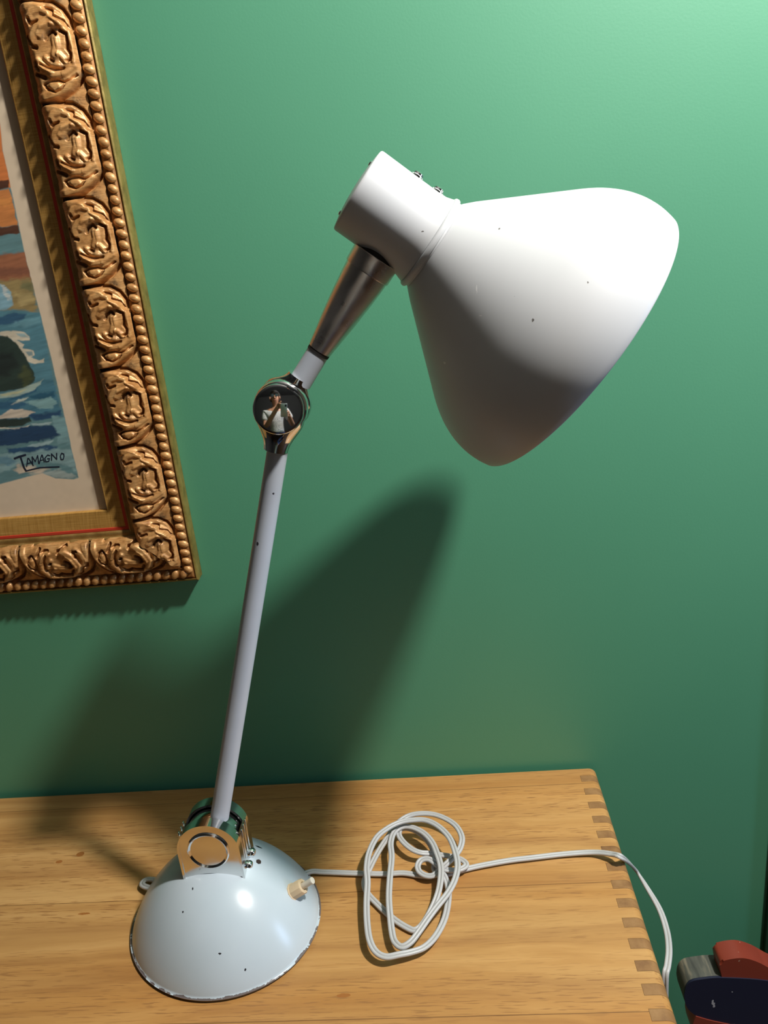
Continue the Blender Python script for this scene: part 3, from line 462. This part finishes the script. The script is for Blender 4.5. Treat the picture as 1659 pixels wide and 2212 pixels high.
for k in range(1, 17):
    q = k / 16; outer.append(((1-q)**2*s2 + 2*q*(1-q)*sc + q*q*s3, (1-q)**2*r2 + 2*q*(1-q)*rc + q*q*r3))
prof = outer + [(s3 + .04, r3 - .03), (s3 + .02, r3 - .09)] + [(s - .02, r - .10) for s, r in outer[::-1][1:-2]]
t_, b0 = SHADE_B0
def onshade(s, r, a):   # a measured from the camera side (-y), towards up
    p = H0 + AX * s + (-E2 * -1 * -1 if False else (Vector((0, -1, 0)) - AX * Vector((0, -1, 0)).dot(AX)).normalized() * math.cos(a) + E1 * math.sin(a)) * r
    return tuple(p * U)
b0 = spots(t_, b0, [(onshade(4.05, 2.5, .62), .0007, (1,1,1)), (onshade(6.0, 4.1, -.02), .0011, (1,1,.6)), (onshade(2.3, 1.36, .1), .0006, (.6,1,1)), (onshade(5.3, 3.5, .05), .0009, (1,1,.5)), (onshade(6.6, 4.45, .35), .0009, (1,1,.5))], (0.16, 0.15, 0.14))
b0 = spots(t_, b0, [(onshade(4.4, 2.8, -.1), .0011, (2.6,1,.25)), (onshade(4.9, 3.2, -.25), .0007, (.5,1,2.4)), (onshade(5.0, 3.3, -.9), .0012, (1,1,1.4)), (onshade(6.2, 4.2, -.9), .0010, (1,1,1.4))], (0.85, 0.85, 0.84))
t_.base(b0)
bm = bmesh.new(); lathe(bm, prof, H0, AX, 128); obj('shade', bm, M['shade_paint'], lamp, sharp=60)
bm = bmesh.new(); lathe(bm, [(2.88, .9), (4.0, .9), (4.1, .7), (4.4, .75), (5.2, 1.25), (5.9, 1.42), (6.5, 1.2), (6.95, .6), (7.05, 0)], H0, AX, 40); obj('bulb', bm, M['bulb'], lamp, sharp=60)

# push switch
SP, SN = Vector((-14.506, -9.477, 1.664)), Vector((.781, -.024, .624)).normalized(); SN = (SN + Vector((.1, .0, -.05))).normalized()
bm = bmesh.new(); lathe(bm, [(-.15, .37), (.0, .37), (.02, .33), (.5, .33), (.55, .30), (.56, .18), (.5, .17), (.5, 0)], SP, SN, 10); sw = obj('push_switch', bm, M['ivory'], lamp, sharp=30); sw['label'] = 'ivory push switch'
bm = bmesh.new(); lathe(bm, [(.4, .14), (1.0, .135), (1.04, .15), (1.08, .14), (1.09, 0)], SP, SN, 24); obj('plunger', bm, M['ivory_tip'], sw, sharp=40)

# twin flex: two strands side by side
def flex(name, path, label=None):
    P = catmull(path, 5)
    bm = bmesh.new(); rs = .074
    N = len(P); offs = []; s = Vector((0, 1, 0))
    for i, p in enumerate(P):
        tn = (P[min(i+1, N-1)] - P[max(i-1, 0)]).normalized()
        s = (s - tn * s.dot(tn)).normalized()
        flat = tn.cross(Vector((0, 0, 1)))
        if flat.length > .5:
            flat.normalize(); flat = flat if flat.dot(s) > 0 else -flat
            s = s.lerp(flat, .18).normalized()
        offs.append((tn, s))
    for sg in (-1, 1):
        rings = []
        for p, (tn, s) in zip(P, offs):
            c = p + s * (sg * rs * .92); up = s.cross(tn).normalized()
            rings.append([c + (s * math.cos(2*PI*k/10) + up * math.sin(2*PI*k/10)) * rs for k in range(10)])
        loft(bm, rings)
    o = obj(name, bm, M['cord'], lamp, sharp=80)
    if label: o['label'] = label
flex('power_cord', [(-15.4, -7.7, .35)] + [tuple(p) for p in CABLE], 'grey twin flex tied in a loose coil')
flex('cord_loop', [(-20.9, -7.9, .5), (-21.7, -7.65, .38), (-22.2, -7.3, .26), (-22.15, -6.95, .2), (-21.6, -7.0, .18), (-20.8, -7.4, .18)])

# ---------------------------------------------------------------- framed picture on the wall
FX, FZ = -19.12, 12.54            # outer front corner, bottom right
FW, FH = 25.0, 34.0
pic = thing('framed_picture', (FX - FW / 2, 0, FZ), 'framed seascape with wide carved gilt frame hanging at the left on the green wall', 'picture')
PER, OV0, OV1 = 3.54, 0.70, 2.62
NA, NB = 260, 120
aa, bb = np.meshgrid((np.arange(NA) + .5) / NA, np.linspace(0, 1, NB), indexing='ij')
X_, Y_ = aa * PER, bb * (OV1 - OV0)
def dist_poly(pts):
    best = np.full(X_.shape, 9.0)
    for sh in (-PER, 0, PER):
        q = [(a * PER + sh, b * (OV1 - OV0)) for a, b in pts]
        for (x0, y0), (x1, y1) in zip(q, q[1:]):
            dx, dy = x1 - x0, y1 - y0; L2 = dx*dx + dy*dy + 1e-9
            tt = np.clip(((X_ - x0) * dx + (Y_ - y0) * dy) / L2, 0, 1)
            best = np.minimum(best, np.hypot(X_ - x0 - tt * dx, Y_ - y0 - tt * dy))
    return best
lobe = ((aa - .5) / .5) ** 2 + ((1 - bb) / 1.05) ** 2
tile = .17 * np.clip((1.12 - lobe) * 6, 0, 1)
tile += .05 * np.sin(aa * PI * 2 * 3) * np.clip(1 - lobe, 0, 1) * (bb < .35)
for w_, h_, pts in RIDGES: tile += h_ * (1 / (1 + np.exp((dist_poly(pts) - w_ * .72) / .018))) * .80
wax_shade = np.zeros_like(tile)  # blot mask: brown residue on the grooves plus painted-in shade
for w_, h_, pts in GROOVES:
    d = dist_poly(pts); tile -= h_ * 1.6 * np.exp(-(d / (w_ * .78)) ** 4)
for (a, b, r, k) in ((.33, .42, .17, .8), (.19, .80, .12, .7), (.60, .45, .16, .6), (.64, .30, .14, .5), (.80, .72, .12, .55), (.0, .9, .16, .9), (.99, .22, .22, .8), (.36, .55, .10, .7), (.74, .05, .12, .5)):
    for sh in (-1, 0, 1): wax_shade = np.maximum(wax_shade, 1.25 * k * np.exp(-(((aa - a + sh) * PER) ** 2 + ((bb - b) * 1.9) ** 2) / r ** 2))
tile *= np.clip(bb / .04, .3, 1) * np.clip((1 - bb) / .03, .4, 1)
def base_h(v):   # section of the carved band
    b = (v - OV0) / (OV1 - OV0); return .76 + .37 * math.sin(PI / 2 * min(1, b / .78)) - .34 * max(0, (b - .78) / .22) ** 1.6
def sample(T, u, v):
    a = (u / PER) % 1.0 * NA - .5; i0 = math.floor(a); fa = a - i0; i0 %= NA; i1 = (i0 + 1) % NA
    b = (v - OV0) / (OV1 - OV0) * (NB - 1); j0 = min(int(b), NB - 2); fb = b - j0
    return (T[i0, j0] * (1-fa) + T[i1, j0] * fa) * (1-fb) + (T[i0, j0+1] * (1-fa) + T[i1, j0+1] * fa) * fb
# the four sides: local (u along, v inwards from the outer edge, h out of the wall) -> world
SIDES = [
    (FH, lambda u, v, h: (FX - v, -h, FZ + FH - u)),           # right, running down
    (FW, lambda u, v, h: (FX - u, -h, FZ + v)),                # bottom, running left
    (FH, lambda u, v, h: (FX - FW + v, -h, FZ + u)),           # left, running up
    (FW, lambda u, v, h: (FX - FW + u, -h, FZ + FH - v))]      # top
PH = [(FZ + FH - 33.72) % PER, 1.35, 0.4, 0.9]
def ring_strip(bm, prof):
    """mitred moulding round the four sides from (v, h) pairs"""
    loops = []
    for v, h in prof:
        loops.append([bm.verts.new((x, -h, z)) for x, z in ((FX - v, FZ + v), (FX - FW + v, FZ + v), (FX - FW + v, FZ + FH - v), (FX - v, FZ + FH - v))])
    for A, B in zip(loops, loops[1:]):
        for i in range(4): bm.faces.new((A[i], A[(i+1) % 4], B[(i+1) % 4], B[i]))
bm = bmesh.new(); ring_strip(bm, [(2.5, .02), (.03, .02), (.03, .30), (.0, .64), (.02, .70), (.08, .74), (.12, .73)]); obj('outer_moulding', bm, M['gilt_edge'], pic, sharp=35)
bm = bmesh.new(); ring_strip(bm, [(.12, .73), (.13, .66), (.19, .70), (.26, .78), (.42, .80), (.62, .74), (.68, .72), (.72, .70)]); obj('bead_fillet', bm, M['gilt_brown'], pic, sharp=35)
# beading: worn oval beads
bm = bmesh.new()
for si, (L, f) in enumerate(SIDES):
    nb = int(round(L / .4425)); 
    for k in range(nb):
        u0 = (k + .5) * L / nb
        if u0 < .4 or u0 > L - .4: continue
        ru, rv, rh = .205 * random.uniform(.92, 1.05), .25 * random.uniform(.9, 1.06), .18 * random.uniform(.85, 1.1)
        grid = []
        for i in range(5):
            th = PI / 2 * i / 4
            grid.append([f(u0 + ru * math.cos(th) * math.cos(a) - .25 * rv * math.cos(th) * math.sin(a), .41 + rv * math.cos(th) * math.sin(a), .76 + rh * math.sin(th)) for a in [2 * PI * j / 10 for j in range(10)]] if i < 4 else None)
        vs = [[bm.verts.new(p) for p in r] for r in grid[:4]]; top = bm.verts.new(f(u0, .41, .76 + rh))
        for A, B in zip(vs, vs[1:]):
            for j in range(10): bm.faces.new((A[j], A[(j+1) % 10], B[(j+1) % 10], B[j]))
        for j in range(10): bm.faces.new((vs[3][j], vs[3][(j+1) % 10], top))
bmesh.ops.recalc_face_normals(bm, faces=bm.faces)
obj('beading', bm, M['gilt_carve'], pic)['label'] = 'row of small carved beads'
# carved scroll band, real relief
verts, faces, wax_shade_v = [], [], []
for si, (L, f) in enumerate(SIDES):
    nv = 80 if si < 2 else 30; nu = int(L / (.032 if si < 2 else .1)); b0i = len(verts)
    for i in range(nu + 1):
        for j in range(nv):
            v = OV0 + (OV1 - OV0) * j / (nv - 1); u = v + (L - 2 * v) * i / nu
            h = base_h(v) + sample(tile, u - PH[si], v)
            verts.append(tuple(c * U for c in f(u, v, h))); wax_shade_v.append(sample(wax_shade, u - PH[si], v))
    for i in range(nu):
        for j in range(nv - 1):
            a = b0i + i * nv + j; faces.append((a, a + nv, a + nv + 1, a + 1))
me = bpy.data.meshes.new('carved_band'); me.from_pydata(verts, [], faces); me.update()
at = me.attributes.new('wax_shade', 'FLOAT', 'POINT'); at.data.foreach_set('value', wax_shade_v)
me.polygons.foreach_set('use_smooth', [True] * len(me.polygons))
bmx = bmesh.new(); bmx.from_mesh(me); bmesh.ops.recalc_face_normals(bmx, faces=bmx.faces); bmx.to_mesh(me); bmx.free()
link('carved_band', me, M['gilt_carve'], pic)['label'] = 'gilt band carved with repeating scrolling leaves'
bm = bmesh.new(); ring_strip(bm, [(2.56, .90), (2.63, .84), (2.66, .80), (2.72, .82), (2.80, .83), (2.86, .80), (2.90, .77), (2.92, .72)]); obj('inner_lip', bm, M['gilt_lip'], pic, sharp=35)
bm = bmesh.new(); ring_strip(bm, [(2.92, .73), (2.95, .745), (3.06, .735), (3.08, .70)]); obj('red_line', bm, M['red'], pic, sharp=35)['label'] = 'thin red line'
bm = bmesh.new(); ring_strip(bm, [(3.07, .70), (3.12, .715), (3.3, .70), (3.55, .635), (3.78, .565), (3.85, .535), (3.89, .49), (3.90, .42), (3.90, .06)]); obj('linen_slip', bm, M['linen'], pic, sharp=50)['label'] = 'gold linen slip'
# painted sheet: brush shapes laid on a fine grid of vertex colours
def lin(c): c = np.array(c, float) / 255; return np.where(c < .04045, c / 12.92, ((c + .055) / 1.055) ** 2.4)
SX0, SX1, SZ0, SZ1 = FX - FW + 3.6, FX - 3.6, FZ + 3.6, FZ + FH - 3.6
xs = np.concatenate([np.linspace(SX0, -28.5, 60)[:-1], np.linspace(-28.5, SX1, 230)]); zs = np.concatenate([np.linspace(SZ0, 32.5, 560)[:-1], np.linspace(32.5, SZ1, 60)])
GX, GZ = np.meshgrid(xs, zs, indexing='ij')
def vnoise(x, z, seed):
    r = np.random.RandomState(seed).rand(64, 64); xi, zi = np.floor(x).astype(int), np.floor(z).astype(int); fx, fz = x - xi, z - zi
    fx, fz = fx*fx*(3-2*fx), fz*fz*(3-2*fz); g_ = lambda i, j: r[i % 64, j % 64]
    return (g_(xi, zi)*(1-fx) + g_(xi+1, zi)*fx)*(1-fz) + (g_(xi, zi+1)*(1-fx) + g_(xi+1, zi+1)*fx)*fz - .5
SL = .13   # brush drift: strokes lie slightly uphill to the right
strk = vnoise(GX * 1.6, (GZ - SL * GX) * 9, 1) + .6 * vnoise(GX * 3.5, (GZ - SL * GX) * 22, 2)
w1, w2 = vnoise(GX * 3, GZ * 5, 3) + .6 * vnoise(GX * 9, GZ * 14, 4), vnoise(GX * 3, GZ * 5, 5) + .6 * vnoise(GX * 9, GZ * 14, 6)
def inside(px, pz, poly):
    ins = np.zeros(px.shape, bool); dmin = np.full(px.shape, 9.0)
    for (x0, z0), (x1, z1) in zip(poly, poly[1:] + poly[:1]):
        c = (z0 > pz) != (z1 > pz)
        with np.errstate(divide='ignore', invalid='ignore'):
            ins ^= c & (px < (x1 - x0) * (pz - z0) / ((z1 - z0) if z1 != z0 else 1e-9) + x0)
        dx, dz = x1 - x0, z1 - z0; L2 = dx*dx + dz*dz + 1e-9
        tt = np.clip(((px - x0) * dx + (pz - z0) * dz) / L2, 0, 1); dmin = np.minimum(dmin, np.hypot(px - x0 - tt*dx, pz - z0 - tt*dz))
    return np.where(ins, dmin, -dmin)
paper = lin((214, 194, 166)); colr = np.ones(GX.shape + (3,)) * paper * (1 + .05 * vnoise(GX * 4, GZ * 4, 9)[..., None])
cov0 = None
for k, (c, soft, wob, poly) in enumerate(PAINT):
    d = inside(GX + w1 * wob * (.5 if k == 0 else 1), GZ + w2 * wob * (.5 if k == 0 else 1), poly)
    a = np.clip(d / soft * .5 + .5 + strk * .55 * (0 if k == 0 else 1), 0, 1); a = a * a * (3 - 2 * a)
    if cov0 is None: cov0 = a
    else: a = a * np.clip(cov0 * 1.3, 0, 1) if True else a
    tone = 1 + strk * (.30 if k != 0 else .22)
    colr = colr * (1 - a[..., None]) + (lin(c) * tone[..., None]) * a[..., None]
colr = np.clip(colr, 0, 1)
nx, nz = GX.shape
verts = np.stack([GX * U, np.full(GX.shape, -.25 * U), GZ * U], -1).reshape(-1, 3)
ii = np.arange(nx * nz).reshape(nx, nz)
fc = np.stack([ii[:-1, :-1], ii[1:, :-1], ii[1:, 1:], ii[:-1, 1:]], -1).reshape(-1, 4)
me = bpy.data.meshes.new('painted_sheet'); me.from_pydata(verts.tolist(), [], fc.tolist()); me.update()
ca_ = me.color_attributes.new('paint', 'FLOAT_COLOR', 'POINT'); ca_.data.foreach_set('color', np.concatenate([colr.reshape(-1, 3), np.ones((nx * nz, 1))], 1).ravel())
sheet = link('painted_sheet', me, M['sheet'], pic); sheet['label'] = 'seascape painting with a cream border'
bm = bmesh.new()
for w_, pts in SIGN:
    hw = w_ / 3.814 * .0225 * .8; pts = [Vector((x, 0, z)) for x, z in pts]
    for p, q in zip(pts, pts[1:]):
        tn = (q - p).normalized(); nn = Vector((-tn.z, 0, tn.x)) * hw; e = tn * hw * .6
        bm.faces.new([bm.verts.new((c.x, -.262 - random.random() * .004, c.z)) for c in (p + nn - e, p - nn - e, q - nn + e, q + nn + e)])
bmesh.ops.recalc_face_normals(bm, faces=bm.faces)
obj('signature', bm, M['ink'], sheet, smooth=False)['label'] = 'navy brushed signature in capitals'
bm = bmesh.new(); box(bm, (FX - FW + 2.4, -.20, FZ + 2.4), (FX - 2.4, -.01, FZ + FH - 2.4)); obj('backing_board', bm, M['felt'], pic, smooth=False)

# ---------------------------------------------------------------- painted wooden piece beside the chest
wood_item = thing('painted_wooden_item', (6.6, -4, -36.4), 'chipped navy and red-brown painted wooden seat right of the chest', 'item')
def rounded(pts, k=5): return [(p.x, p.z) for p in catmull([(x, 0, z) for x, z in pts + pts[:1]], k)[:-1]]
out = rounded([(3.72, -11.9), (3.78, -11.3), (4.05, -10.86), (4.7, -10.7), (5.7, -10.66), (8.0, -10.98), (10.5, -11.9), (11.6, -13.2), (11.0, -14.6), (9.0, -15.0), (6.4, -14.4), (5.0, -13.75), (4.2, -13.15), (3.85, -12.6)])
bm = bmesh.new(); extrude_profile(bm, out, (0, .12, 0), (0, -4.0, 0)); obj('front_panel', bm, M['navy'], wood_item, sharp=40)
cx, cz = 7.5, -12.6
bm = bmesh.new(); extrude_profile(bm, [(cx + (x - cx) * 1.0, cz + (z - cz) * 1.0) for x, z in out], (0, 1.25, 0), (0, -3.87, 0)); obj('rim', bm, M['greyworn'], wood_item, sharp=40)
out2 = rounded([(5.55, -10.3), (5.5, -9.75), (5.75, -9.5), (6.6, -9.38), (7.4, -9.7), (8.2, -10.3), (9.4, -11.2), (10.2, -12.6), (8, -12.6), (6, -11.5)])
bm = bmesh.new(); extrude_profile(bm, out2, (0, 1.1, 0), (0, -3.95, 0))
bmesh.ops.bevel(bm, geom=[e for e in bm.edges if abs(e.verts[0].co.y - e.verts[1].co.y) < 1e-6], offset=.09, segments=2, affect='EDGES'); obj('hood', bm, M['redbrown'], wood_item, sharp=50)
bm = bmesh.new()
for x, w0 in ((5.3, .75), (10.2, .75)):
    loft(bm, [[(x - w0 + .0, -3.9, z), (x + w0, -3.9, z), (x + w0, -2.7, z), (x - w0, -2.7, z)] for z in (-36.4, -14.2)])
extrude_profile(bm, rounded([(4.35, -13.3), (4.2, -14.2), (4.6, -15.4), (6, -16), (9, -16.2), (11, -15.6), (11, -14.2), (8, -14.4), (5.6, -13.8)]), (0, 1.3, 0), (0, -4.05, 0)); obj('stand', bm, M['redbrown'], wood_item, sharp=50)

# ---------------------------------------------------------------- person holding the phone (seen mirrored in the chrome elbow)
SKIN = mat('skin', (0.42, 0.20, 0.12), 0.5); HAIR = mat('dark_hair', (0.02, 0.014, 0.01), 0.6); JEANS = mat('blue_jeans', (0.03, 0.06, 0.16), 0.8)
SHIRT = mat('patterned_shirt', (0.5, 0.5, 0.5), 0.8); t = NT(SHIRT); t.base(t.ramp(t.noise(t.coord((1, 1, 3)), 60, 3, .6), [(0.42, (0.22, 0.22, 0.23)), (0.56, (0.62, 0.60, 0.58))]))
GLASS = mat('dark_spectacles', (0.02, 0.02, 0.03), 0.2); PHONE = mat('silver_phone', (0.42, 0.44, 0.45), 0.3, 0.4); SHOE = mat('dark_shoes', (0.03, 0.03, 0.03), 0.6)
CP = CAM_P
person = thing('person', (-.30 / U, -1.12 / U, -36.4), 'person in a pale patterned shirt holding up a phone, mirrored in the chrome elbow', 'person')
def skin(name, joints, edges, root, m, parent, sub=2):
    me = bpy.data.meshes.new(name); me.from_pydata([j[0] for j in joints], edges, []); me.update()
    o = link(name, me, m, parent)
    md = o.modifiers.new('skin', 'SKIN'); md.use_smooth_shade = True
    lay = me.skin_vertices[0].data if me.skin_vertices else None
    if lay is None:
        bmx = bmesh.new(); bmx.from_mesh(me); bmx.verts.layers.skin.verify(); bmx.to_mesh(me); bmx.free(); lay = me.skin_vertices[0].data
    for i, j in enumerate(joints):
        r = j[1]; lay[i].radius = r if isinstance(r, tuple) else (r, r); lay[i].use_root = (i == root)
    sb = o.modifiers.new('sub', 'SUBSURF'); sb.levels = sub; sb.render_levels = sub
    return o
V = lambda *a: Vector(a)
ph_c = CP - CAM_F * .014 - CAM_R * .022 - CAM_U * .058       # phone centre just behind the lens
hl = ph_c - CAM_R * .040 - CAM_F * .012 + CAM_U * .052; hr = ph_c + CAM_R * .040 - CAM_F * .012 - CAM_U * .045
body = [((-.30, -1.13, .12), (.15, .11)), ((-.295, -1.13, .30), (.135, .10)), ((-.285, -1.12, .46), (.16, .11)), ((-.275, -1.10, .585), (.10, .08)), ((-.27, -1.085, .65), .050), ((-.268, -1.07, .695), .048),
    ((-.265, -1.04, .755), (.066, .084)), ((-.265, -1.05, .84), (.072, .09)),
    ((-.45, -1.11, .555), .058), ((-.46, -1.00, .33), .042), (tuple(hl - CAM_F * .05 - V(.05, 0, .04)), .027), (tuple(hl - CAM_F * .015 - CAM_R * .012), .026),
    ((-.10, -1.10, .555), .058), ((-.03, -1.02, .31), .042), (tuple(hr - CAM_F * .05 + V(.03, 0, -.05)), .027), (tuple(hr - CAM_F * .015 + CAM_R * .012), .026),
    ((-.39, -1.13, -.06), .075), ((-.41, -1.10, -.34), .062), ((-.415, -1.13, -.74), .042), ((-.42, -1.04, -.775), .035),
    ((-.21, -1.13, -.06), .075), ((-.19, -1.10, -.34), .062), ((-.185, -1.13, -.74), .042), ((-.18, -1.04, -.775), .035)]
edges = [(0,1),(1,2),(2,3),(3,4),(4,5),(5,6),(6,7),(3,8),(8,9),(9,10),(10,11),(3,12),(12,13),(13,14),(14,15),(0,16),(16,17),(17,18),(18,19),(0,20),(20,21),(21,22),(22,23)]
for hc, sg in ((11, 1), (15, -1)):
    h = V(*body[hc][0])
    for k in range(4):       # four fingers folded round the phone edge, and a thumb
        up = CAM_U * (.026 - .017 * k); ln = (.9, 1.0, .95, .75)[k]
        i0 = len(body)
        body += [(tuple(h + up + CAM_R * sg * -.008), .010), (tuple(h + up + CAM_F * .022 + CAM_R * sg * .004 * ln), .0085), (tuple(h + up * .9 + CAM_F * .0235 + CAM_R * sg * .028 * ln), .0075)]
        edges += [(hc, i0), (i0, i0 + 1), (i0 + 1, i0 + 2)]
    i0 = len(body); body += [(tuple(h - CAM_F * .004 + CAM_U * .035 + CAM_R * sg * .006), .0105), (tuple(h - CAM_F * .001 + CAM_U * .055 + CAM_R * sg * .024), .009)]; edges += [(hc, i0), (i0, i0 + 1)]
skin('body', body, edges, 0, SKIN, person)
sh_j = [((-.30, -1.13, .02), (.185, .145)), ((-.295, -1.13, .30), (.165, .13)), ((-.285, -1.12, .46), (.185, .135)), ((-.275, -1.105, .575), (.12, .10)), ((-.45, -1.11, .555), .078), ((-.458, -1.035, .41), .07), ((-.10, -1.10, .555), .078), ((-.05, -1.05, .40), .07)]
skin('shirt', sh_j, [(0,1),(1,2),(2,3),(3,4),(4,5),(3,6),(6,7)], 0, SHIRT, person)
skin('jeans', [((-.30, -1.13, .10), (.165, .125)), ((-.30, -1.13, -.02), (.155, .12)), ((-.392, -1.128, -.14), .088), ((-.41, -1.10, -.36), .075), ((-.415, -1.13, -.73), .06), ((-.208, -1.128, -.14), .088), ((-.19, -1.10, -.36), .075), ((-.185, -1.13, -.73), .06)], [(0,1),(1,2),(2,3),(3,4),(1,5),(5,6),(6,7)], 0, JEANS, person)
for x in (-.418, -.182):
    skin('shoe', [((x, -1.15, -.765), (.042, .033)), ((x, -1.03, -.768), (.045, .03)), ((x, -.95, -.772), (.036, .024))], [(0,1),(1,2)], 0, SHOE, person)
hd = V(-.265, -1.05, .80)
bm = bmesh.new()
bmesh.ops.create_uvsphere(bm, u_segments=32, v_segments=20, radius=.106)
for v_ in bm.verts:
    c = v_.co; c.x *= .92; c.y *= 1.08; c.z *= 1.12
    if c.y > .01 and c.z < .075: c.y = .01 - (c.y - .01) * .1
    c.z = max(c.z, -.07)
    c += hd + V(0, -.012, .012)
obj('hair', bm, HAIR, person, scale=1)
bm = bmesh.new()
for sx in (-1, 1):
    lathe(bm, [(0, 0), (0, .024), (.004, .024), (.004, 0)], hd + V(sx * .031, .093, .005), (0, 1, 0), 20); rod(bm, hd + V(sx * .055, .09, .008), hd + V(sx * .078, -.02, .008), .003, 8)
rod(bm, hd + V(-.01, .094, .008), hd + V(.01, .094, .008), .003, 8); obj('spectacles', bm, GLASS, person, scale=1, sharp=40)
bm = bmesh.new(); lathe(bm, [(-.012, .004), (-.008, .011), (.0, .0135), (.012, .011), (.03, .007), (.036, 0)], hd + V(0, .086, -.036), (0, -.12, 1), 14)
obj('nose', bm, SKIN, person, scale=1)
for sx in (-1, 1):
    bm = bmesh.new(); lathe(bm, [(0, 0), (0, .024), (.01, .03), (.018, .02), (.018, 0)], hd + V(sx * .072, -.005, -.01), (sx, -.2, 0), 14); obj('ear', bm, SKIN, person, scale=1)
bm = bmesh.new(); bmesh.ops.create_uvsphere(bm, u_segments=18, v_segments=10, radius=1)
for v_ in bm.verts: v_.co = Vector((v_.co.x * .022, v_.co.y * .008, v_.co.z * .0065)) + hd + V(0, .080, -.066)
obj('mouth', bm, mat('lips', (0.35, 0.09, 0.07), .5), person, scale=1)
# phone
phone = bpy.data.objects.new('smartphone', None); COL.objects.link(phone); phone.location = ph_c
tag(phone, 'silver smartphone held up in both hands, mirrored in the chrome elbow', 'phone')
pm = Matrix((CAM_R, CAM_F, CAM_U)).transposed().to_4x4(); pm.translation = ph_c
def phone_part(name, lo, hi, bev, m):
    bm = bmesh.new(); box(bm, lo, hi, bev, 3); bmesh.ops.transform(bm, matrix=pm, verts=bm.verts); o = obj(name, bm, m, phone, scale=1, sharp=40); return o
phone_part('phone_body', (-.038, -.004, -.080), (.038, .004, .080), .003, PHONE)
phone_part('screen', (-.036, -.0046, -.077), (.036, -.0041, .077), 0, GLASS)
phone_part('camera_block', (.010, .0041, .044), (.034, .0058, .072), .0006, GLASS)
